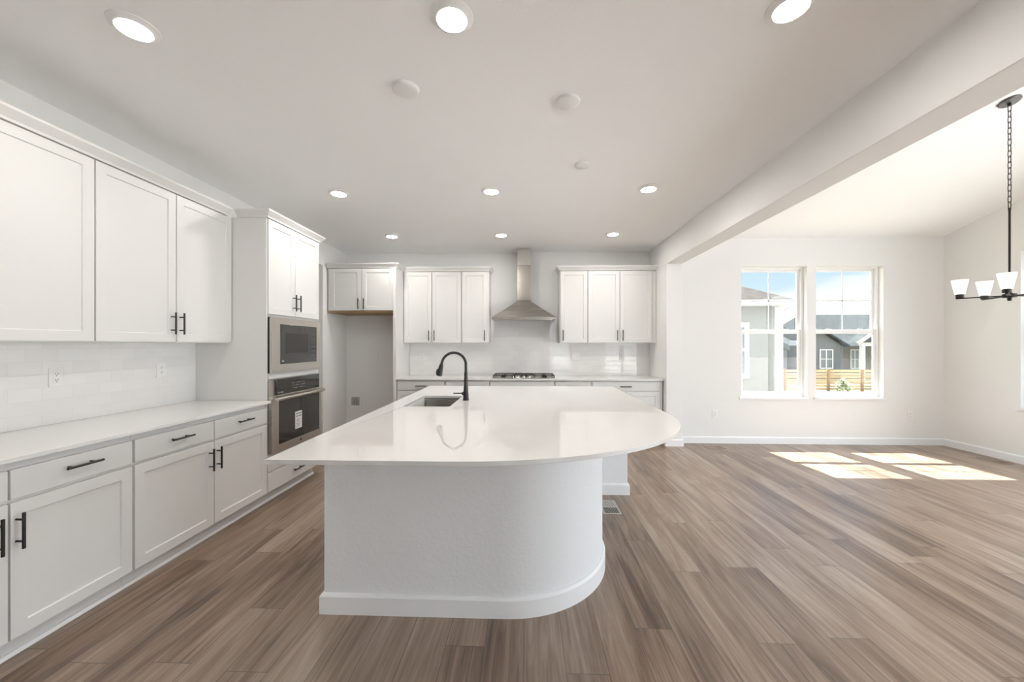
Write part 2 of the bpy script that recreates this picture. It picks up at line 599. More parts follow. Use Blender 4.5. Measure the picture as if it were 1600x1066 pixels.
def build_room():
    structure('floor', boxes((-4.6, DX1 + .02, YF - .02, YB + .02, -0.06, 0.0)), 'floor')
    structure('ceiling', boxes((KX0 - .02, KX1 + .1, YF, YB + .02, CEIL, CEIL + .1)), 'ceil')
    # vaulted dining ceiling: climbs from the window wall to a ridge and falls again
    bm = bmesh.new()
    yr = 0.7
    zr = slope_z(yr)
    prism_dir(bm, [(YD + .1, slope_z(YD + .1)), (yr, zr), (YF - .05, slope_z(YD) - .2), (YF - .05, slope_z(YD) - .1), (yr, zr + .1), (YD + .1, slope_z(YD + .1) + .1)],
              (KX1 + .1, 0, 0), (0, 1, 0), (0, 0, 1), (1, 0, 0), DX1 + .1 - KX1 - .1)
    structure('ceiling_vault', bm, 'ceil', smooth=0)
    # left wall with the tall opening past the oven cabinet
    bm = bmesh.new()
    for a, b, c, d in wall_cells(YF, YB, 0, CEIL, [(4.35, 5.36, 0, 2.53)]):
        box(bm, KX0 - .12, KX0, a, b, c, d)
    structure('wall_left', bm, 'wall')
    bm = boxes((-4.5, -4.4, 3.9, 5.9, 0, CEIL), (-4.5, KX0 - .12, 3.8, 3.9, 0, CEIL), (-4.5, KX0 - .12, 5.8, 5.9, 0, CEIL),
               (-4.5, KX0 - .12, 3.8, 5.9, 2.62, 2.72))
    structure('wall_hall', bm, 'wall')
    structure('wall_back', boxes((KX0 - .12, KX1 + .215, YB, YB + .12, 0, CEIL)), 'wall')
    # dividing pier and the dropped beam that runs from it towards the viewer
    bm = bmesh.new()
    box(bm, KX1, DX0, 5.36, YB, 0, 2.512)
    box(bm, KX1, DX0, YF, YB, 2.512, 4.3)
    structure('wall_divider', bm, 'wall', bevel=0.004)
    # dining end wall with two windows
    bm = bmesh.new()
    for a, b, c, d in wall_cells(DX0, DX1 + .15, 0, 3.0, [(W1[0], W1[1], WZ0, WZ1), (W2[0], W2[1], WZ0, WZ1)]):
        box(bm, a, b, YD, YD + T, c, d)
    structure('wall_dining', bm, 'wall')
    bm = bmesh.new()
    for a, b, c, d in wall_cells(YF, YD, 0, 2.905, [(w[0], w[1], WZ0, WZ1) for w in SIDE_W] + [SIDE_D]):
        box(bm, DX1, DX1 + T, a, b, c, d)
    prism_dir(bm, [(YF, 2.905), (YD, 2.905), (0.7, slope_z(0.7) + .05)], (DX1, 0, 0), (0, 1, 0), (0, 0, 1), (1, 0, 0), T)
    structure('wall_right', bm, 'wall', smooth=0)
    # wall behind the viewer, with a rear window and glazing added for light
    bm = bmesh.new()
    for a, b, c, d in wall_cells(KX0 - .12, DX1 + .15, 0, 4.3, [(r[0], r[1], r[2], r[3]) for r in REAR_W]):
        box(bm, a, b, YF - T, YF, c, d)
    structure('wall_front', bm, 'wall')


W1, W2 = (3.045, 3.950), (4.072, 4.988)
WZ0, WZ1 = 0.655, 2.507
SIDE_W = [(3.80, 4.722)]
SIDE_D = (-1.2, 3.35, 0.02, 2.6)
REAR_W = [(3.3, 5.6, 0.02, 2.25), (0.97, 1.86, 0.45, 2.5)]


def sash(name, parent, x0, x1, y, z0, z1, st=0.034, rail_t=None, rail_b=None, d=0.026, grid=False, glass='glass'):
    rt, rb = rail_t or st, rail_b or st
    bm = bmesh.new()
    box(bm, x0, x0 + st, y, y + d, z0, z1)
    box(bm, x1 - st, x1, y, y + d, z0, z1)
    box(bm, x0 + st, x1 - st, y, y + d, z0, z0 + rb)
    box(bm, x0 + st, x1 - st, y, y + d, z1 - rt, z1)
    o = link(name, bm, 'vinyl', parent, bevel=0.002)
    bm = boxes((x0 + st - .004, x1 - st + .004, y + d * .45, y + d * .55, z0 + rb - .004, z1 - rt + .004))
    link('pane', bm, glass, o)
    if grid:
        cx, cz = (x0 + x1) / 2, (z0 + rb + z1 - rt) / 2
        bm = bmesh.new()
        box(bm, cx - .008, cx + .008, y + d * .3, y + d * .42, z0 + rb, z1 - rt)
        box(bm, x0 + st, x1 - st, y + d * .3, y + d * .42, cz - .008, cz + .008)
        link('muntin', bm, 'vinyl', o)
    return o


def window(name, x0, x1, z0, z1, loc, rz, sill=True, glass='glass'):
    """double-hung vinyl window set back in a drywall return; local +y points outdoors"""
    r = empty(name, None, None, loc, rz, kind='structure')
    yf = 0.075
    f = 0.030
    bm = bmesh.new()
    box(bm, x0, x0 + f, yf, yf + .075, z0, z1)
    box(bm, x1 - f, x1, yf, yf + .075, z0, z1)
    box(bm, x0 + f, x1 - f, yf, yf + .075, z0, z0 + f)
    box(bm, x0 + f, x1 - f, yf, yf + .075, z1 - f, z1)
    link('window_frame', bm, 'vinyl', r, bevel=0.002)
    zm = 1.583
    sash('upper_sash', r, x0 + f, x1 - f, yf + .042, zm - .012, z1 - f, rail_b=0.044, grid=True, glass=glass)
    lo = sash('lower_sash', r, x0 + f, x1 - f, yf + .012, z0 + f, zm + .030, rail_t=0.06, rail_b=0.04, glass=glass)
    bm = bmesh.new()
    for q in (0.27, 0.75):
        cx = x0 + (x1 - x0) * q
        box(bm, cx - .03, cx + .03, yf + .016, yf + .036, zm + .030, zm + .040)
    link('sash_lock', bm, 'vinyl', lo, bevel=0.002)
    if sill:
        bm = boxes((x0 - .035, x1 + .012, -.022, -.0005, z0 - .030, z0), (x0 + .001, x1 - .001, -.0005, yf, z0 + .0005, z0 + .004))
        link('window_sill', bm, 'trim', r, bevel=0.002)
    return r


build_room()
window('window_1', W1[0], W1[1], WZ0, WZ1, (0, YD, 0), 0)
window('window_2', W2[0], W2[1], WZ0, WZ1, (0, YD, 0), 0)
for i, w in enumerate(SIDE_W[:2]):
    # local x runs towards -y, local y points outdoors (+x)
    window('window_%d' % (3 + i), -w[1], -w[0], WZ0, WZ1, (DX1, 0, 0), -math.pi / 2)


def added_door(name, r, loc=(0, YF, 0), rz=0.0):
    x0, x1, z0, z1 = r
    e = empty(name, None, None, loc, rz, kind='structure')
    bm = bmesh.new()
    f = .06
    ym = -.12
    box(bm, x0, x0 + f, ym, ym + .08, z0, z1)
    box(bm, x1 - f, x1, ym, ym + .08, z0, z1)
    box(bm, x0 + f, x1 - f, ym, ym + .08, z1 - f, z1)
    box(bm, x0 + f, x1 - f, ym, ym + .08, z0, z0 + f)
    k = 3
    for i in range(1, k):
        c = x0 + (x1 - x0) * i / k
        box(bm, c - .035, c + .035, ym, ym + .08, z0 + f, z1 - f)
    link('door_frame', bm, 'vinyl', e, bevel=.003)
    link('pane', boxes((x0 + f - .005, x1 - f + .005, ym + .037, ym + .043, z0 + f - .005, z1 - f + .005)), 'clearglass', e)


added_door('added_door_1', REAR_W[0])  # unseen rear glass door, added to light the dining side
window('window_4', -REAR_W[1][1], -REAR_W[1][0], .45, 2.5, (0, YF, 0), math.pi, glass='clearglass')
added_door('added_door_2', SIDE_D, (DX1, 0, 0), math.pi / 2)  # unseen side glass door, added to throw daylight across floor and cabinets

BASE_PROF = [(0, 0), (.014, 0), (.014, .082), (.010, .092), (.006, .096), (0, .096)]


def baseboard(name, path):
    bm = bmesh.new()
    sweep_profile(bm, path, BASE_PROF)
    structure(name, bm, 'trim', smooth=20)


# outward = right of walking direction
baseboard('baseboard_dining', [(DX0, YD - .001), (DX1 - .001, YD - .001), (DX1 - .001, 3.4)])
bm = bmesh.new()
sweep_profile(bm, [(KX1 - .001, 5.405), (KX1 - .001, 5.359), (DX0 + .001, 5.359), (DX0 + .001, YD - .016)], BASE_PROF)
structure('baseboard_divider', bm, 'trim', smooth=20)
bm = bmesh.new()
sweep_profile(bm, [(KX0 + .001, 5.36), (KX0 + .001, YB - .001), (-1.90, YB - .001)][::1], BASE_PROF)
structure('baseboard_back', bm, 'trim', smooth=20)

# tile backsplashes: part of the wall finish
TY = YB - .008
structure('trim_tile_back', boxes((-1.855, 1.914, TY, YB - .0005, .9145, 1.428), (-.552, .498, TY, YB - .0005, 1.428, 1.83)), 'tile_x')
structure('trim_tile_left', boxes((KX0 + .0005, KX0 + .008, 0.9, 3.248, .9145, 1.416)), 'tile_y')


# ------------------------------------------------------------------ cabinets
DT = 0.020       # door thickness


def pull_bm(x, z, vertical, L=0.158):
    """bar pull: bar on two posts, in front of a door whose face is local y=0"""
    bm = bmesh.new()
    s = -.036
    h = L / 2
    p = .048
    if vertical:
        tube(bm, [(x, s, z - h), (x, s, z + h)], .0062, 12)
        for q in (-p, p):
            tube(bm, [(x, 0.001, z + q), (x, s, z + q)], .0046, 10)
    else:
        tube(bm, [(x - h, s, z), (x + h, s, z)], .0062, 12)
        for q in (-p, p):
            tube(bm, [(x + q, 0.001, z), (x + q, s, z)], .0046, 10)
    return bm


def shaker_bm(x0, x1, z0, z1, st=.058, rec=.008, th=DT):
    """five-piece door: frame with a recessed flat panel; face at y=0, back at y=th"""
    bm = bmesh.new()
    a, b, c, d = x0 + st, x1 - st, z0 + st, z1 - st
    O = [(x0, z0), (x1, z0), (x1, z1), (x0, z1)]
    I = [(a, c), (b, c), (b, d), (a, d)]
    q = .0025
    J = [(a + q, c + q), (b - q, c + q), (b - q, d - q), (a + q, d - q)]
    vo = [bm.verts.new((x, 0, z)) for x, z in O]
    vi = [bm.verts.new((x, 0, z)) for x, z in I]
    vj = [bm.verts.new((x, rec, z)) for x, z in J]
    vb = [bm.verts.new((x, th, z)) for x, z in O]
    for i in range(4):
        k = (i + 1) % 4
        bm.faces.new((vo[i], vo[k], vi[k], vi[i]))
        bm.faces.new((vi[i], vi[k], vj[k], vj[i]))
        bm.faces.new((vo[i], vb[i], vb[k], vo[k]))
    bm.faces.new(vj)
    bm.faces.new(vb[::-1])
    return bm


def cabinet(name, label, loc, rz, w, depth, z0, z1, fronts, toe=0.0, toe_in=.075, group=None, x_in=0.0):
    """local frame: x along the front, y into the wall (door faces at y=0), z up"""
    r = empty(name, label, 'cabinet', loc, rz, group)
    bm = bmesh.new()
    box(bm, x_in, w - x_in, DT + .001, depth, z0, z1)
    link('body', bm, 'cab', r, bevel=.0015)
    if toe:
        bm = boxes((0, w, toe_in + .001, depth, 0.0, z0 - .0005))
        link('toe_kick', bm, 'cab', r)
        bm = bmesh.new()
        prism_dir(bm, [(0, 0), (-.014, 0), (-.014, .010), (-.010, .018), (0, .020)], (0, toe_in, 0.0), (0, 1, 0), (0, 0, 1), (1, 0, 0), w)
        link('shoe_moulding', bm, 'trim', r)
    for f in fronts:
        kind, a, b, c, d, h = f
        if kind == 'door':
            o = link('door', shaker_bm(a, b, c, d), 'cab', r, bevel=.0014)
        else:
            o = link('drawer' if kind == 'drawer' else 'front_panel', boxes((a, b, 0, DT, c, d)), 'cab', r, bevel=.0022)
        if h:
            link('handle', pull_bm(h[0], h[1], h[2]), 'black', o)
    return r


HP = math.pi / 2
XF = -2.24           # door faces of the base run along the left wall
XU = -2.555          # door faces of the wall cabinets above


def base_pair(y0, y1, seam, label, y_end_gap=.008):
    w = y1 - y0
    s = seam - y0
    g = .005
    fr = []
    for (a, b, hx) in ((g, s - .004, s - .052), (s + .004, w - y_end_gap, s + .018)):
        fr.append(('drawer', a, b, .722, .852, ((a + b) / 2, .800, False)))
    fr.append(('door', g, s - .004, .109, .706, (s - .052 + .006, .583, True)))
    fr.append(('door', s + .004, w - y_end_gap, .109, .706, (s + .022, .583, True)))
    return cabinet('base_cabinet', label, (XF, y0, 0), HP, w, .64, .105, .890, fr, toe=1, group=None)


base_pair(1.05, 2.114, 1.585, 'white base cabinet with two drawers and doors cut off by the picture edge')
base_pair(2.116, 3.248, 2.682, 'white base cabinet with two drawers and doors next to the oven tower')


def wall_pair(y0, y1, seam, label):
    w = y1 - y0
    s = seam - y0
    fr = [('door', .004, s - .004, 1.419, 2.497, (s - .042, 1.552, True)),
          ('door', s + .004, w - .003, 1.419, 2.497, (s + .026, 1.552, True))]
    return cabinet('wall_cabinet', label, (XU, y0, 0), HP, w, .325, 1.412, 2.503, fr)


wall_pair(1.135, 2.185, 1.655, 'white wall cabinet over the long side counter, partly outside the picture')
wall_pair(2.187, 3.245, 2.717, 'white two-door wall cabinet hung against the side of the oven tower')

# tall oven cabinet with openings for the microwave and the oven
TY0, TY1 = 3.250, 4.086


def oven_tower():
    w = TY1 - TY0
    r = empty('oven_cabinet', 'tall white cabinet tower that houses the microwave and wall oven', 'cabinet', (XF, TY0, 0), HP)
    bm = bmesh.new()
    d = .645
    f0 = .012
    box(bm, 0, .018, f0, d, .105, 2.503)
    box(bm, w - .018, w, f0, d, .105, 2.503)
    box(bm, .018, w - .018, d - .012, d, .105, 2.503)
    for a, b in ((.105, .438), (1.646, 2.503)):
        box(bm, .018, w - .018, DT + .001, d - .012, a, b)
    box(bm, .018, w - .018, .002, d - .012, 1.0925, 1.1445)
    link('body', bm, 'cab', r, bevel=.0015)
    link('toe_kick', boxes((0, w, .076, d, 0, .1045)), 'cab', r)
    bm = bmesh.new()
    prism_dir(bm, [(0, 0), (-.014, 0), (-.014, .010), (-.010, .018), (0, .020)], (0, .075, 0.0), (0, 1, 0), (0, 0, 1), (1, 0, 0), w)
    link('shoe_moulding', bm, 'trim', r)
    s = 3.648 - TY0
    for a, b, hx in ((.014, s - .003, s - .037), (s + .003, w - .012, s + .037)):
        o = link('door', shaker_bm(a, b, 1.668, 2.497), 'cab', r, bevel=.0014)
        link('handle', pull_bm(hx, 1.797, True), 'black', o)
    o = link('drawer', boxes((.012, w - .012, 0, DT, .109, .275)), 'cab', r, bevel=.0022)
    link('handle', pull_bm(w / 2, .198, False), 'black', o)
    link('front_panel', boxes((.012, w - .012, .004, DT, .283, .436)), 'cab', r, bevel=.0022)
    return r


oven_tower()


def microwave():
    r = empty('microwave', 'built-in stainless steel microwave above the wall oven', 'microwave', (XF, TY0, 0), HP)
    a, b = .022, TY1 - TY0 - .030
    z0, z1 = 1.147, 1.642
    link('housing', boxes((a + .02, b - .02, .024, .50, z0 + .004, z1 - .004)), 'oveninside', r)
    # stainless trim frame stands proud on a black backing
    link('backing', boxes((a, b, -.002, .0225, z0, z1)), 'black', r)
    bm = bmesh.new()
    x0, x1, y0, y1 = .135, .735, 1.222, 1.583
    for bx in ((a, x0, z0, z1), (x1, b, z0, z1), (x0, x1, z0, y0), (x0, x1, y1, z1)):
        box(bm, bx[0], bx[1], -.024, -.0025, bx[2], bx[3])
    link('trim_frame', bm, 'steel_y', r)
    d = link('door', boxes((x0, x1, -.027, -.003, y0, y1)), 'blackglass', r, bevel=.003)
    g = link('viewing_window', boxes((x0 + .075, .565, -.0282, -.0272, y0 + .10, y1 - .075)), 'oveninside', d)
    for j in range(6):
        cz = y0 + .07 + j * .042
        link('key_row', boxes((.615, .705, -.0282, -.0272, cz - .004, cz + .004)), 'ink', d)
    link('emblem', boxes((x0 + .02, x0 + .05, -.0282, -.0272, y0 + .02, y0 + .032)), 'markgrey', d)


def wall_oven():
    r = empty('wall_oven', 'stainless steel wall oven with a white sticker on its glass', 'oven', (XF, TY0, 0), HP)
    w = TY1 - TY0
    a, b = .022, w - .030
    link('housing', boxes((a + .02, b - .02, .024, .56, .446, 1.088)), 'oveninside', r)
    link('side_trim', boxes((a, b, 0, .0225, .440, 1.090)), 'steel_y', r)
    c = link('control_panel', boxes((.100, b - .004, -.016, -.0005, .945, 1.087)), 'blackglass', r, bevel=.002)
    for i in range(9):
        for j in range(3):
            if (i * 7 + j * 5) % 4 == 0:
                continue
            cx = .33 + i * .024 + (j % 2) * .004
            cz = .985 + j * .025
            link('touch_key', boxes((cx - .006, cx + .006, -.0172, -.0162, cz - .003, cz + .003)), 'markgrey', c)
    for cx in (.125, .16, .182):
        link('emblem', boxes((cx - .008, cx + .008, -.0172, -.0162, .962, .972)), 'markgrey', c)
    # door
    d = bmesh.new()
    x0, x1, z0, z1 = .100, w - .065, .505, .893
    for bx in ((a, x0, .440, .935), (x1, b, .440, .935), (x0, x1, .440, z0), (x0, x1, z1, .935)):
        box(d, bx[0], bx[1], -.034, -.0008, bx[2], bx[3])
    door = link('door', d, 'steel_y', r)
    link('glass', boxes((x0 + .0005, x1 - .0005, -.032, -.004, z0 + .0005, z1 - .0005)), 'blackglass', door)
    h = bmesh.new()
    pts = []
    for i in range(13):
        t = i / 12
        bow = .012 * (1 - (2 * t - 1) ** 2)
        pts.append((a + .006 + (b - a - .006) * t, -.068 - bow, .918))
    tube(h, pts, .0155, 12)
    for cx in (a + .03, b - .03):
        tube(h, [(cx, -.034, .918), (cx, -.066, .918)], .009, 10)
    link('handle', h, 'steel_y', door)
    s0, s1, q0, q1 = .345, .455, .590, .755
    st = link('sticker', boxes((s0, s1, -.0336, -.0324, q0, q1)), 'paper', door)
    bm = bmesh.new()
    for j, (ww, hh, gg) in enumerate([(.09, .009, 0), (.09, .009, 1), (.05, .003, 2), (.07, .003, 2.4), (.04, .003, 2.8), (.065, .003, 3.2), (.03, .003, 3.6), (.07, .003, 4.0), (.055, .003, 4.4), (.06, .003, 4.8)]):
        zc = q1 - .02 - gg * .025
        if j < 2:
            box(bm, s0 + .014, s0 + .050, -.0342, -.0337, zc - hh / 2, zc + hh / 2)
            box(bm, s0 + .060, s0 + .098, -.0342, -.0337, zc - hh / 2, zc + hh / 2)
        else:
            o = .014 + (j % 3) * .008
            box(bm, s0 + o, s0 + o + ww * .75, -.0342, -.0337, zc - hh / 2, zc + hh / 2)
    link('print', bm, 'ink', st)
    bm = bmesh.new()
    lathe(bm, [(0, 0), (.014, 0), (.014, .002), (0, .002)], seg=20, mat=Matrix.Translation((.435, -.034, .473)) @ Matrix.Rotation(HP, 4, 'X'))
    link('emblem', bm, 'canopy', door)


microwave()
wall_oven()

# crown mouldings, one continuous run each
CROWN = [(0, 2.5035), (.006, 2.5035), (.010, 2.517), (.044, 2.554), (.046, 2.566), (-.03, 2.566), (-.03, 2.5035)]


def crown(label, path):
    bm = bmesh.new()
    sweep_profile(bm, path, CROWN)
    o = link('crown_moulding', bm, 'cab', smooth=25)
    tag(o, label, 'moulding')


crown('white crown moulding on top of the cabinets over the long side counter', [(XU, 1.135), (XU, 3.200)])
crown('white crown moulding wrapping the top of the oven tower', [(-2.505, TY0), (XF, TY0), (XF, TY1), (-2.85, TY1)])

# --- back wall
YC = 5.45            # faces of base cabinets and fridge cabinet
YU = 5.75            # faces of wall cabinets
crown('white crown moulding over the cabinet above the empty fridge space', [(-2.87, YC), (-1.860, YC), (-1.860, 5.700)])
crown('white crown moulding over the three doors between fridge space and hood', [(-1.80, YU), (-.555, YU), (-.555, YB - .03)])
crown('white crown moulding over the three doors beside the beam end of the kitchen', [(.500, YB - .03), (.500, YU), (1.925, YU)])

cabinet('wall_cabinet', 'short deep white two-door cabinet above the empty fridge space', (-2.87, YC, 0), 0, .968, .61, 1.892, 2.503,
        [('door', .040, .495, 1.892, 2.495, (.495 - .034, 1.985, True)), ('door', .507, .962, 1.892, 2.495, (.507 + .034, 1.985, True))])
o = link('filler_strip', boxes((-2.868, -1.904, YC + .024, YB - .03, 1.862, 1.8915)), 'rawwood')
tag(o, 'raw wood underside strip below the cabinet over the fridge space', 'panel')
o = link('refrigerator_panel', boxes((-1.900, -1.860, YC - .028, YB - .001, 0, 2.503)), 'cab', bevel=.0015)
tag(o, 'tall white end panel standing between fridge space and back counter', 'panel')

ZD0, ZD1, ZH = 1.429, 2.495, 1.535
cabinet('wall_cabinet', 'white two-door wall cabinet between fridge space and single-door cabinet', (-1.857, YU, 0), 0, .884, .325, 1.424, 2.503,
        [('door', .017, .428, ZD0, ZD1, (.428 - .036, ZH, True)), ('door', .440, .876, ZD0, ZD1, (.440 + .036, ZH, True))])
cabinet('wall_cabinet', 'narrow single-door white wall cabinet on the faucet side of the hood', (-.972, YU, 0), 0, .416, .325, 1.424, 2.503,
        [('door', .008, .386, ZD0, ZD1, (.386 - .036, ZH, True))])
cabinet('wall_cabinet', 'narrow single-door white wall cabinet beside the shiny tile streak', (.500, YU, 0), 0, .416, .325, 1.424, 2.503,
        [('door', .014, .413, ZD0, ZD1, (.014 + .036, ZH, True))])
cabinet('wall_cabinet', 'white two-door wall cabinet in the corner by the beam', (.918, YU, 0), 0, 1.008, .325, 1.424, 2.503,
        [('door', .006, .467, ZD0, ZD1, (.467 - .036, ZH, True)), ('door', .476, .940, ZD0, ZD1, (.476 + .036, ZH, True))])

DZ0, DZ1 = .748, .875
TOPZ = .8915


def back_base(label, x0, x1, fronts):
    fr = [(k, a - x0, b - x0, c, d, (h[0] - x0, h[1], h[2]) if h else None) for k, a, b, c, d, h in fronts]
    cabinet('base_cabinet', label, (x0, YC, 0), 0, x1 - x0, .625, .105, TOPZ, fr, toe=1)


back_base('white base cabinet standing against the fridge end panel', -1.858, -1.157,
          [('drawer', -1.848, -1.172, DZ0, DZ1, (-1.500, .808, False)),
           ('door', -1.848, -1.514, .109, .735, (-1.55, .62, True)), ('door', -1.506, -1.172, .109, .735, (-1.47, .62, True))])
back_base('narrow white base cabinet partly hidden behind the faucet', -1.155, -.520,
          [('drawer', -1.142, -.530, DZ0, DZ1, (-.770, .808, False)), ('door', -1.142, -.530, .109, .735, (-.58, .62, True))])
back_base('white base cabinet under the gas cooktop with a plain front', -.518, .402,
          [('panel', -.508, .389, DZ0, DZ1, None), ('door', -.508, -.063, .109, .735, (-.10, .62, True)), ('door', -.055, .389, .109, .735, (-.02, .62, True))])
back_base('narrow white one-drawer base cabinet between the cooktop and the wide corner cabinet', .404, .924,
          [('drawer', .418, .911, DZ0, DZ1, (.668, .808, False)), ('door', .418, .911, .109, .735, (.46, .62, True))])
back_base('white base cabinet at the end of the back counter beside the divider wall', .926, 1.915,
          [('drawer', .938, 1.868, DZ0, DZ1, (1.395, .808, False)),
           ('door', .938, 1.399, .109, .735, (1.36, .62, True)), ('door', 1.407, 1.868, .109, .735, (1.445, .62, True))])


def slab(name, label, outer, holes=(), z0=.892, z1=.914):
    bm = bmesh.new()
    prism(bm, outer, z0, z1, holes)
    o = link(name, bm, 'quartz', bevel=.0025)
    return tag(o, label, 'countertop')


slab('countertop', 'long white quartz countertop along the wall under the side cabinets', [(KX0 + .001, 0.9), (-2.205, 0.9), (-2.205, 3.2475), (KX0 + .001, 3.2475)])
slab('countertop', 'white quartz countertop along the back wall carrying the gas cooktop', [(-1.858, YC - .028), (1.922, YC - .028), (1.922, YB - .001), (-1.858, YB - .001)])


# ------------------------------------------------------------------ cooktop, hood
def cooktop():
    r = empty('gas_cooktop', 'five-burner gas cooktop with dark grates and a row of knobs', 'cooktop', (-.033, 5.72, .9145), 0)
    w, d = .455, .245
    link('tray', boxes((-w, w, -d, d, 0, .008)), 'steel', r, bevel=.003)
    for i in range(5):
        x = -.16 + i * .08
        bm = bmesh.new()
        lathe(bm, [(0, .0085), (.022, .0085), (.022, .016), (.018, .030), (.017, .036), (0, .037)], (x, -d + .05, 0), 20)
        link('knob', bm, 'chrome', r)
    for k, (gx0, gx1, gy0) in enumerate([(-.44, -.155, -d + .02), (-.150, .150, -d + .10), (.155, .44, -d + .02)]):
        bm = bmesh.new()
        t = .007
        z0, z1 = .034, .046
        gy1 = d - .02
        for x in (gx0, (gx0 + gx1) / 2 - t, gx1 - 2 * t):
            box(bm, x, x + 2 * t, gy0, gy1, z0, z1)
        for y in (gy0, (gy0 + gy1) / 2 - t, gy1 - 2 * t):
            box(bm, gx0, gx1, y, y + 2 * t, z0, z1)
        for x in (gx0, gx1 - 2 * t):
            for y in (gy0, gy1 - 2 * t):
                box(bm, x, x + 2 * t, y, y + 2 * t, .0085, z0)
        link('grate', bm, 'iron', r, bevel=.002)
    for x, y, q in ((-.30, -.10, .036), (-.30, .13, .042), (0, .07, .055), (.30, -.10, .042), (.30, .13, .036)):
        bm = bmesh.new()
        lathe(bm, [(0, .0085), (q, .0085), (q, .018), (q * .8, .020), (q * .8, .028), (0, .029)], (x, y, 0), 24)
        link('burner', bm, 'iron', r)


def hood():
    r = empty('range_hood', 'stainless steel chimney range hood above the gas cooktop', 'range hood', (-.033, YB, 0), 0)
    # flared canopy: rectangular rings that sweep in towards the chimney
    bm = bmesh.new()
    rings = []
    W, D = .470, .470
    cw, cd = .103, .255
    prof = [(1.768, 1.0), (1.800, 1.0)]
    for i in range(1, 15):
        t = i / 14
        k = (1 - t) ** 1.06
        prof.append((1.800 + (2.062 - 1.800) * t, k))
    for z, k in prof:
        hw = cw + (W - cw) * k
        dd = cd + (D - cd) * k
        rings.append([bm.verts.new((-hw, -dd, z)), bm.verts.new((hw, -dd, z)), bm.verts.new((hw, -.001, z)), bm.verts.new((-hw, -.001, z))])
    for A, B in zip(rings, rings[1:]):
        for i in range(4):
            bm.faces.new((A[i], A[(i + 1) % 4], B[(i + 1) % 4], B[i]))
    bm.faces.new(rings[0][::-1])
    bm.faces.new(rings[-1])
    link('canopy', bm, 'steel', r, smooth=28)
    link('chimney', boxes((-cw, cw, -cd, -.001, 2.063, 2.60)), 'steel_z', r, bevel=.003)
    link('chimney_sleeve', boxes((-cw + .003, cw - .003, -cd + .003, -.001, 2.601, CEIL - .001)), 'chrome', r, bevel=.003)
    bm = bmesh.new()
    for i in range(5):
        x = -.05 + i * .025
        tube(bm, [(x, -D - .0003, 1.784), (x, -D - .004, 1.784)], .005, 10)
    link('button', bm, 'chrome', r)
    link('filter', boxes((-.42, .42, -D + .04, -.05, 1.763, 1.7675)), 'chrome', r)


cooktop()
hood()


# ------------------------------------------------------------------ island
def arc(cx, cy, rad, a0, a1, n):
    return [(cx + rad * math.cos(math.radians(a0 + (a1 - a0) * i / n)), cy + rad * math.sin(math.radians(a0 + (a1 - a0) * i / n))) for i in range(n + 1)]


IX0, IX1 = -1.055, .945


def bez(p0, p1, p2, p3, n):
    out = []
    for i in range(n + 1):
        t = i / n
        a, b, c, d = (1 - t) ** 3, 3 * t * (1 - t) ** 2, 3 * t * t * (1 - t), t ** 3
        out.append((a * p0[0] + b * p1[0] + c * p2[0] + d * p3[0], a * p0[1] + b * p1[1] + c * p2[1] + d * p3[1]))
    return out


ISLAND_TOP = [(-1.105, 1.583)] + bez((-.30, 1.585), (.45, 1.60), (1.0, 2.10), (1.0, 2.72), 40) + [(1.0, 4.50), (-1.13, 4.50)]


def rrect(x0, x1, y0, y1, r, n=5):
    return (arc(x1 - r, y1 - r, r, 0, 90, n) + arc(x0 + r, y1 - r, r, 90, 180, n) + arc(x0 + r, y0 + r, r, 180, 270, n) + arc(x1 - r, y0 + r, r, 270, 360, n))


SINK = (-.968, -.600, 2.985, 3.620)
o = slab('countertop', 'white quartz island top with a rounded corner and cut-out for the sink', ISLAND_TOP, [rrect(*SINK, .018)])


def island():
    r = empty('kitchen_island', 'white kitchen island base with a curved textured end wall', 'island', (0, 0, 0))
    R, cx = .60, -.105
    fy = 1.972
    outer = [(IX0, 4.44), (IX0, fy)] + arc(cx, fy + R, R, -90, 0, 32) + [(cx + R, 3.62), (IX1, 3.62), (IX1, 4.44)]
    t = .09
    inner = [(IX0 + t, 4.44 - t), (IX0 + t, fy + t)] + arc(cx, fy + R, R - t, -90, 0, 32) + [(cx + R - t, 3.62 + t), (IX1 - t, 3.62 + t), (IX1 - t, 4.44 - t)]
    bm = bmesh.new()
    prism(bm, outer, 0, .8915, [inner])
    link('end_wall', bm, 'islandwall', r, smooth=30)
    prof = [(0.0005, 0), (.018, 0), (.018, .090), (.012, .100), (.006, .104), (0.0005, .104)]
    bm = bmesh.new()
    path = [(IX0, 4.44), (IX0, fy)] + arc(cx, fy + R, R, -90, 0, 32) + [(cx + R, 3.62), (IX1, 3.62), (IX1, 4.44)]
    # outward is to the right when walking this way round
    sweep_profile(bm, path[::-1], [(-u, z) for u, z in prof])
    link('baseboard', bm, 'trim', r, smooth=30)


island()


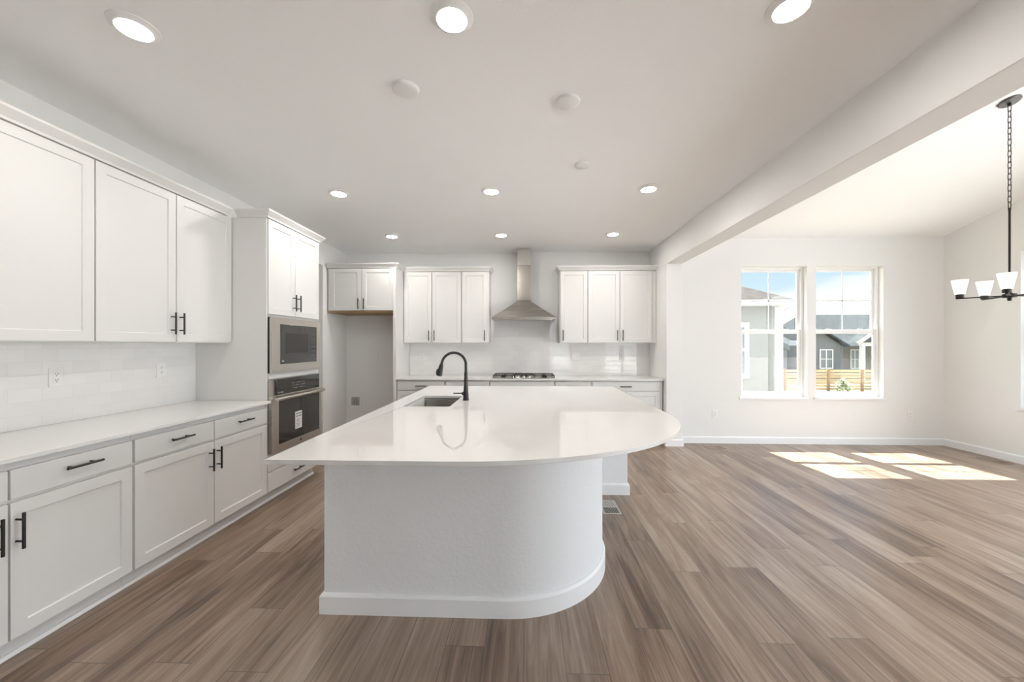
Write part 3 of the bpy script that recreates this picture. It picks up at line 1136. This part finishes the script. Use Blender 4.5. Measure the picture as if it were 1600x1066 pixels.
def sink():
    x0, x1, y0, y1 = SINK
    r = empty('kitchen_sink', 'undermount stainless steel sink basin set into the island top', 'sink', ((x0 + x1) / 2, (y0 + y1) / 2, .688))
    hx, hy = (x1 - x0) / 2 + .006, (y1 - y0) / 2 + .006
    bm = bmesh.new()
    rings = []
    for (ins, z, rad) in ((-.02, .2012, .022), (0, .2012, .022), (0.0, .19, .022), (.006, .02, .022), (.022, .003, .02), (.05, 0.0, .02)):
        rings.append([bm.verts.new((x, y, z)) for x, y in rrect(-hx + ins, hx - ins, -hy + ins, hy - ins, rad)])
    for A, B in zip(rings, rings[1:]):
        for i in range(len(A)):
            bm.faces.new((A[i], A[(i + 1) % len(A)], B[(i + 1) % len(A)], B[i]))
    bm.faces.new(rings[-1])
    b = link('basin', bm, 'steel', r, smooth=40)
    so = b.modifiers.new('sheet', 'SOLIDIFY')
    so.thickness = .0015
    so.offset = 1
    bm = bmesh.new()
    lathe(bm, [(0, .004), (.02, .004), (.024, .008), (.045, .007), (.045, .001), (0, .001)], (0, 0, 0), 28)
    link('drain', bm, 'chrome', r)


def faucet():
    r = empty('kitchen_faucet', 'matte black gooseneck faucet standing beside the island sink', 'faucet', (-.525, 3.335, .9145))
    bm = bmesh.new()
    lathe(bm, [(0, 0), (.027, 0), (.027, .008), (.0245, .012), (.0235, .055), (.020, .09), (.0165, .16), (.015, .23), (.0145, .245), (0, .245)], seg=28)
    link('body', bm, 'black', r)
    dx, dy = -.992, -.12
    pts = []
    R = .104
    zc = .305
    for i in range(4):
        pts.append((0, 0, .24 + i * .02))
    for i in range(0, 26):
        a = math.radians(180 * i / 25 * 0.93)
        q = R - R * math.cos(a)
        pts.append((dx * q, dy * q, zc + .005 + R * math.sin(a)))
    ex, ey, ez = pts[-1]
    a = math.radians(180 * .93)
    tx, tz = math.sin(a), math.cos(a)
    pts.append((ex + dx * tx * .02, ey + dy * tx * .02, ez + tz * .02))
    bm = bmesh.new()
    tube(bm, pts, .0118, 16)
    link('spout', bm, 'black', r)
    p0 = Vector(pts[-1])
    d = Vector((dx * tx, dy * tx, tz)).normalized()
    bm = bmesh.new()
    tube(bm, [p0 - d * .004, p0 + d * .003, p0 + d * .012, p0 + d * .075, p0 + d * .098, p0 + d * .102], [.0135, .0165, .018, .024, .0255, .022], 20)
    h = link('spray_head', bm, 'black', r)
    bm = bmesh.new()
    q = p0 + d * .062 + Vector((dx, dy, 0)) * .024
    tube(bm, [q - d * .022, q - d * .012, q + d * .014, q + d * .024], [.004, .0085, .0095, .005], 12)
    link('spray_button', bm, 'black', h)
    bm = bmesh.new()
    tube(bm, [(0, 0, .058), (-.030, -.004, .058), (-.034, -.0045, .058)], [.015, .015, .012], 16)
    tube(bm, [(-.030, -.004, .060), (-.060, -.010, .061), (-.108, -.020, .062)], [.0065, .0055, .0048], 12)
    link('lever', bm, 'black', r)


sink()
faucet()


# ------------------------------------------------------------------ ceiling fittings
def recessed(x, y, label):
    r = empty('recessed_light', label, 'ceiling light', (x, y, CEIL), group='recessed ceiling lights')
    bm = bmesh.new()
    lathe(bm, [(.0655, -.012), (.067, -.0165), (.072, -.0165), (.080, -.010), (.094, -.004), (.0955, -.0004), (.0655, -.0004)], seg=48)
    link('trim_ring', bm, 'plastic', r)
    bm = bmesh.new()
    lathe(bm, [(0, -.0165), (.060, -.0150), (.065, -.0140), (.065, -.003), (0, -.003)], seg=48)
    link('lens', bm, 'lens', r)


ROWS = [(1.70, 'in the row above the viewer'), (3.628, 'in the middle row'), (5.09, 'in the back row')]
COLS = [(-1.800, 'over the oven tower aisle'), (-.330, 'over the middle of the island'), (1.142, 'along the dining side')]
for y, rl in ROWS:
    for x, cl in COLS:
        recessed(x, y, 'recessed ceiling light %s, %s' % (rl, cl))


def disc(x, y, rad, label):
    bm = bmesh.new()
    lathe(bm, [(0, -.018), (rad * .86, -.018), (rad * .97, -.013), (rad, -.0005), (0, -.0005)], (0, 0, 0), 40)
    o = link('ceiling_cover', bm, 'plastic', smooth=50)
    o.location = (x, y, CEIL)
    tag(o, label, 'cover plate', 'blank ceiling covers')


disc(-.685, 2.164, .076, 'unlit round white ceiling cover above the sink half of the island')
disc(.249, 2.313, .074, 'unlit round white ceiling cover above the curved half of the island')
disc(.451, 3.131, .058, 'small unlit round white ceiling cover further back, off the light rows')


def chandelier():
    cx, cy = 4.046, 3.366
    zc = slope_z(cy) - .001
    r = empty('chandelier', 'dark five-arm chandelier with white glass shades on a long chain', 'chandelier', (cx, cy, 0))
    tilt = Matrix.Translation((0, 0, zc)) @ Matrix.Rotation(-math.atan(.245), 4, 'X')
    bm = bmesh.new()
    lathe(bm, [(0, -.022), (.020, -.022), (.058, -.016), (.066, -.008), (.066, -.001), (0, -.001)], seg=36, mat=tilt)
    link('canopy', bm, 'canopy', r)
    bm = bmesh.new()
    tube(bm, [(0, 0, zc - .018), (0, 0, zc - .040)], .012, 14)
    link('canopy_loop', bm, 'bronze', r)
    # chain of elongated links, alternate links turned a quarter
    z_top, z_rod = zc - .036, 2.545
    n = 18
    pitch = (z_top - z_rod) / n
    bm = bmesh.new()
    for i in range(n):
        zz = z_top - pitch * (i + .5)
        hl, hw = pitch * .5 + .0055, .0108
        pts = []
        for k in range(14):
            a = 2 * math.pi * k / 14
            u = hw * math.cos(a)
            v = (hl - hw) * (1 if math.sin(a) > 0.01 else -1 if math.sin(a) < -.01 else 0) + hw * math.sin(a)
            pts.append((u, 0, zz + v) if i % 2 else (0, u, zz + v))
        tube(bm, pts, .0029, 6, closed=True)
    link('chain', bm, 'bronze', r)
    bm = bmesh.new()
    tube(bm, [(0, 0, z_rod), (0, 0, z_rod - .02), (0, 0, z_rod - .021), (0, 0, 1.83)], [.009, .009, .0075, .0075], 14)
    link('rod', bm, 'bronze', r)
    bm = bmesh.new()
    lathe(bm, [(0, 1.766), (.012, 1.766), (.014, 1.782), (.014, 1.790), (.040, 1.793), (.042, 1.797), (.042, 1.820), (.038, 1.824), (.016, 1.828), (.013, 1.845), (0, 1.845)], seg=28)
    link('hub', bm, 'bronze', r)
    R = .275
    for a in (70, 142, 217, 287, 359):
        ca, sa = math.cos(math.radians(a)), math.sin(math.radians(a))
        mt = Matrix.Rotation(math.radians(a), 4, 'Z')
        bm = bmesh.new()
        vs = box(bm, .040, R + .024, -.0095, .0095, 1.802, 1.812)
        for v in vs:
            v.co = mt @ v.co
        arm = link('arm', bm, 'bronze', r, bevel=.001)
        px, py = R * ca, R * sa
        bm = bmesh.new()
        lathe(bm, [(0, 1.812), (.026, 1.812), (.026, 1.840), (.022, 1.843), (.014, 1.846), (0, 1.846)], (px, py, 0), 24)
        sock = link('socket', bm, 'bronze', arm)
        bm = bmesh.new()
        th = .003
        lathe(bm, [(.024, 1.8435), (.031, 1.8435), (.053, 1.965), (.0535, 1.968), (.0505, 1.968), (.0285, 1.8475), (.024, 1.8465)], (px, py, 0), 36)
        link('shade', bm, 'shade', arm)
        bm = bmesh.new()
        lathe(bm, [(0, 1.848), (.010, 1.848), (.012, 1.872), (.018, 1.895), (.018, 1.905), (.010, 1.918), (0, 1.921)], (px, py, 0), 16)
        link('bulb', bm, 'bulb', arm)


chandelier()


# ------------------------------------------------------------------ outlets, valve box, floor registers
def outlet(label, loc, rz, kind='duplex', gangs=1):
    r = empty('wall_outlet' if kind == 'duplex' else 'light_switch', label, 'outlet' if kind == 'duplex' else 'switch', loc, rz)
    w = .036 + .023 * (gangs - 1)
    link('cover_plate', boxes((-w, w, -.0075, -.0005, -.058, .058)), 'plastic', r, bevel=.002)
    for gi in range(gangs):
        cx = (gi - (gangs - 1) / 2) * .046
        link('receptacle', boxes((cx - .0165, cx + .0165, -.0095, -.0077, -.034, .034)), 'plastic', r, bevel=.001)
        if kind == 'duplex':
            bm = bmesh.new()
            for z in (-.018, .018):
                box(bm, cx - .0075, cx - .0045, -.0101, -.0096, z - .001, z + .007)
                box(bm, cx + .0045, cx + .0075, -.0101, -.0096, z - .001, z + .007)
                box(bm, cx - .0022, cx + .0022, -.0101, -.0096, z - .010, z - .005)
            link('slot', bm, 'slot', r)
    return r


LX = KX0 + .008
outlet('white wall outlet on the side tile, under the cabinet at the picture edge', (LX, 2.248, 1.199), HP)
outlet('white wall outlet on the side tile close to the oven tower', (LX, 2.925, 1.199), HP)
outlet('white wall outlet on the back tile near the fridge end panel', (-1.66, TY, 1.20), 0)
outlet('white double switch plate on the back tile just past the cooktop', (.778, TY, 1.215), 0, 'switch', 2)
outlet('white wall outlet on the back tile near the divider wall', (1.49, TY, 1.215), 0)
outlet('white wall outlet high inside the empty fridge space', (-2.37, YB, 1.21), 0)
outlet('white wall outlet low on the dining wall between divider and windows', (2.672, YD, .420), 0)
outlet('white wall outlet low on the dining wall between window and room corner', (5.342, YD, .416), 0)


def valve_box():
    r = empty('valve_box', 'recessed grey water valve box low in the empty fridge space', 'valve box', (-2.739, YB, .489))
    bm = bmesh.new()
    a, b, s = .095, .10, .068
    for bx in ((-a, -s, -b, b), (s, a, -b, b), (-s, s, -b, -s), (-s, s, s, b)):
        box(bm, bx[0], bx[1], -.012, -.0005, bx[2], bx[3])
    link('flange', bm, 'plastic', r)
    link('backing', boxes((-s, s, -.003, -.0006, -s, s)), 'boxgrey', r)
    bm = bmesh.new()
    tube(bm, [(.012, -.010, -.067), (.012, -.010, -.02), (.012, -.010, .0)], .009, 12)
    tube(bm, [(-.03, -.012, -.04), (-.01, -.012, .01), (.005, -.012, .045)], .006, 10)
    tube(bm, [(.012, -.010, .0), (.03, -.020, .012)], .007, 10)
    link('valve', bm, 'chrome', r)


valve_box()


def register(label, cx, cy, w, d, mat, rz=0.0):
    r = empty('floor_register', label, 'floor vent', (cx, cy, 0), rz)
    f = .014
    bm = bmesh.new()
    for bx in ((-w, -w + f, -d, d), (w - f, w, -d, d), (-w + f, w - f, -d, -d + f), (-w + f, w - f, d - f, d), (-w + f, w - f, -.006, .006)):
        box(bm, bx[0], bx[1], bx[2], bx[3], .0005, .006)
    link('frame', bm, mat, r, bevel=.001)
    link('duct', boxes((-w + f, w - f, -d + f, d - f, .0002, .001)), 'slot', r)
    bm = bmesh.new()
    n = 9
    for i in range(n):
        x = -w + f + (2 * w - 2 * f) * (i + .5) / n
        box(bm, x - .0015, x + .0015, -d + f, -.006, .0012, .0045)
        box(bm, x - .0045, x + .0045, .006, d - f, .0012, .0050)
    link('louvre', bm, mat, r)


register('pale floor vent beside the curved end of the island', .715, 3.33, .075, .140, 'vent')
register('tan floor vent below the dining wall next to the divider', 2.560, 5.315, .075, .125, 'ventwood', HP)
register('tan floor vent along the side wall of the dining area', 5.635, 4.83, .075, .130, 'ventwood')


# ------------------------------------------------------------------ outdoors
def outdoors():
    structure('ground', boxes((-40, 60, YB + .4, 70, -1.35, -1.2)), 'ground')
    structure('ground_bounce', boxes((-30, 40, -40, YF - .3, -.5, -.3), (DX1 + .3, 40, YF - .3, YB + .3, -.5, -.3)), 'concrete')  # unseen concrete, put in to bounce daylight up onto the ceilings
    # near neighbour: greige wall with hipped roof
    nx, ny = 7.70, 12.0
    r = empty('neighbor_house', 'greige neighbour house with tan hip roof and white corner board', 'house', (0, 0, 0))
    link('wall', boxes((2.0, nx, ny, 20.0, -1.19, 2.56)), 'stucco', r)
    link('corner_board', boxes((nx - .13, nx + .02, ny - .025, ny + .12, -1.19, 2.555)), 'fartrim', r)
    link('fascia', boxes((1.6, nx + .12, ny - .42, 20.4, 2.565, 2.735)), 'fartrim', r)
    bm = bmesh.new()
    x0, x1, y0, y1, zr = 1.58, nx + .16, ny - .44, 20.42, 2.74
    v = [bm.verts.new(p) for p in ((x0, y0, zr), (x1, y0, zr), (x1, y1, zr), (x0, y1, zr))]
    h = 1.55
    p = 3.35
    a = bm.verts.new((4.0, y0 + p, zr + h))
    b = bm.verts.new((x1 - .3 - .0, y0 + p + 2.2, zr + h)) if False else bm.verts.new((6.78, y0 + p, zr + 1.22))
    c = bm.verts.new((6.78, y1 - p, zr + 1.22))
    d = bm.verts.new((4.0, y1 - p, zr + h))
    for q in ((v[0], v[1], b, a), (v[1], v[2], c, b), (v[2], v[3], d, c), (v[3], v[0], a, d), (a, b, c, d)):
        bm.faces.new(q)
    bm.faces.new(v[::-1])
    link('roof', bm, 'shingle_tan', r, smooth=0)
    bm = bmesh.new()
    tube(bm, [(nx + .10, ny - .38, 2.60), (nx + .12, ny - .30, 2.50), (nx + .06, ny - .04, 2.36), (nx + .06, ny - .04, -1.1)], .035, 8)
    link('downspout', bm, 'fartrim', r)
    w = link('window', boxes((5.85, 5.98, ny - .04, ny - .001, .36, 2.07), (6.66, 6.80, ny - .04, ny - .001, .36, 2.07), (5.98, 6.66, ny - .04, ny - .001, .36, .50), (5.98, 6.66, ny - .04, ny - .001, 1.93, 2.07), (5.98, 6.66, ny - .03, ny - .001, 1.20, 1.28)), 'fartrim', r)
    link('pane', boxes((5.98, 6.66, ny - .02, ny - .002, .50, 1.93)), 'farglass', w)
    # rear house: long grey roof, gabled grey wing, brown wall under the porch
    r = empty('rear_house', 'grey gabled house standing behind the slatted fence', 'house', (0, 0, 0))
    G = -1.19
    bm = bmesh.new()
    prism_dir(bm, [(29.6, 1.30), (34.0, 3.95), (38.4, 1.30)], (19.75, 0, 0), (0, 1, 0), (0, 0, 1), (1, 0, 0), 13.5)
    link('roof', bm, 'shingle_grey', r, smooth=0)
    link('wall', boxes((19.9, 32.5, 30.3, 38.0, G, 1.29)), 'brownwall', r)
    bm = bmesh.new()
    gx0, gx1, gp = 19.9, 23.1, 21.5
    prism_dir(bm, [(gx0, G), (gx1, G), (gx1, 1.28), (gp, 2.36), (gx0, 1.28)], (0, 28.9, 0), (1, 0, 0), (0, 0, 1), (0, 1, 0), 1.39)
    link('gable_wing', bm, 'siding_grey', r, smooth=0)
    bm = bmesh.new()
    prism_dir(bm, [(gx0 - .15, 1.18), (gp, 2.40), (gx1 + .25, 1.24), (gx1 + .25, 1.36), (gp, 2.56), (gx0 - .15, 1.32)], (0, 28.6, 0), (1, 0, 0), (0, 0, 1), (0, 1, 0), 3.6)
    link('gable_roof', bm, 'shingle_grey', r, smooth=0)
    for x0, x1, z0, z1, y in ((21.50, 22.32, -.30, 0.98, 28.9), (24.82, 25.35, -.40, .96, 30.3)):
        k = .07
        w = link('window', boxes((x0 - k, x0, y - .06, y - .002, z0 - k, z1 + k), (x1, x1 + k, y - .06, y - .002, z0 - k, z1 + k), (x0, x1, y - .06, y - .002, z0 - k, z0), (x0, x1, y - .06, y - .002, z1, z1 + k),
                                   ((x0 + x1) / 2 - .03, (x0 + x1) / 2 + .03, y - .05, y - .002, z0, z1), (x0, x1, y - .045, y - .002, (z0 + z1) / 2 - .02, (z0 + z1) / 2 + .02)), 'fartrim', r)
        link('pane', boxes((x0, x1, y - .03, y - .003, z0, z1)), 'farglass', w)
    bm = bmesh.new()
    prism_dir(bm, [(23.0, 1.55), (25.3, 3.16), (27.6, 1.55)], (0, 27.3, 0), (1, 0, 0), (0, 0, 1), (0, 1, 0), 1.2)
    link('porch_roof', bm, 'shingle_grey', r, smooth=0)
    bm = bmesh.new()
    prism_dir(bm, [(22.85, 1.40), (25.3, 3.12), (25.3, 3.32), (22.75, 1.55)], (0, 27.2, 0), (1, 0, 0), (0, 0, 1), (0, 1, 0), .09)
    link('rake_board', bm, 'fartrim', r, smooth=0)
    link('porch_post', boxes((23.2, 23.42, 27.4, 27.62, G, 1.548), (23.15, 24.3, 27.42, 27.60, 1.30, 1.548)), 'fartrim', r)
    bm = bmesh.new()
    tube(bm, [(22.4, 33.0, 3.3), (22.4, 33.0, 3.9)], .06, 10)
    link('vent_pipe', bm, 'bronze', r)
    # darker side house whose gable peeks past the near neighbour
    r = empty('side_house', 'dark blue-grey gabled house seen between neighbour wall and fence', 'house', (0, 0, 0))
    bm = bmesh.new()
    prism_dir(bm, [(17.45, 2.72), (18.95, 3.62), (19.3, 3.62), (19.3, 1.7), (18.3, 2.2)], (0, 26.9, 0), (1, 0, 0), (0, 0, 1), (0, 1, 0), 1.8)
    link('gable', bm, 'siding_dark', r, smooth=0)
    link('wall', boxes((15.6, 19.5, 29.45, 33.0, G, 1.44)), 'siding_grey', r)
    bm = bmesh.new()
    prism_dir(bm, [(15.0, 2.9), (16.7, 1.9), (18.6, 1.0), (18.6, 1.3), (16.9, 2.25), (15.2, 3.2)], (0, 27.8, 0), (1, 0, 0), (0, 0, 1), (0, 1, 0), 1.6)
    link('roof_edge', bm, 'siding_dark', r, smooth=0)
    bm = bmesh.new()
    prism_dir(bm, [(29.0, 1.45), (34.0, 3.85), (34.0, 1.45)], (13.5, 0, 0), (0, 1, 0), (0, 0, 1), (1, 0, 0), 6.05)
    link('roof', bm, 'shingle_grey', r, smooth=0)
    # slatted cedar fence, one bay per object
    fy = 22.0
    xs = [12.1, 14.45, 16.80, 18.62, 20.9]
    names = ['horizontal cedar slat fence bay mostly hidden behind the neighbour house', 'horizontal cedar slat fence bay beside the neighbour corner board',
             'horizontal cedar slat fence bay in front of the gabled wing', 'horizontal cedar slat fence bay past the last fence post']
    for i in range(4):
        r = empty('fence_panel', names[i], 'fence', (xs[i], fy, G), group='cedar fence bays')
        w = xs[i + 1] - xs[i]
        bm = bmesh.new()
        for j in range(7):
            z = .06 + j * .165
            box(bm, .06, w - .06, -.02, .02, z, z + (.105 if j % 2 else .135))
        link('slats', bm, 'fence', r)
        link('post', boxes((-.06, .06, -.06, .06, 0, 1.22)), 'post', r)
    # low shrubs in front of the fence
    rnd = random.Random(9)
    for sx, sy, sc, lb in ((17.05, 21.3, .42, 'pale green shrub by the post in front of the fence'), (19.3, 21.4, .50, 'pale shrub growing past the last fence post')):
        bm = bmesh.new()
        for k in range(260):
            th, ph = rnd.uniform(0, 2 * math.pi), rnd.uniform(0, math.pi / 2)
            q = sc * rnd.uniform(.45, 1)
            c = Vector((q * math.cos(th) * math.sin(ph), q * math.sin(th) * math.sin(ph), .05 + 1.7 * q * math.cos(ph)))
            a = Vector((rnd.uniform(-1, 1), rnd.uniform(-1, 1), rnd.uniform(-.3, 1))).normalized() * .10
            b = a.orthogonal().normalized() * .035
            bm.faces.new([bm.verts.new(c - a), bm.verts.new(c + b), bm.verts.new(c + a), bm.verts.new(c - b)])
        o = link('shrub', bm, 'leaf', smooth=0)
        o.location = (sx, sy, G)
        tag(o, lb, 'shrub')


outdoors()
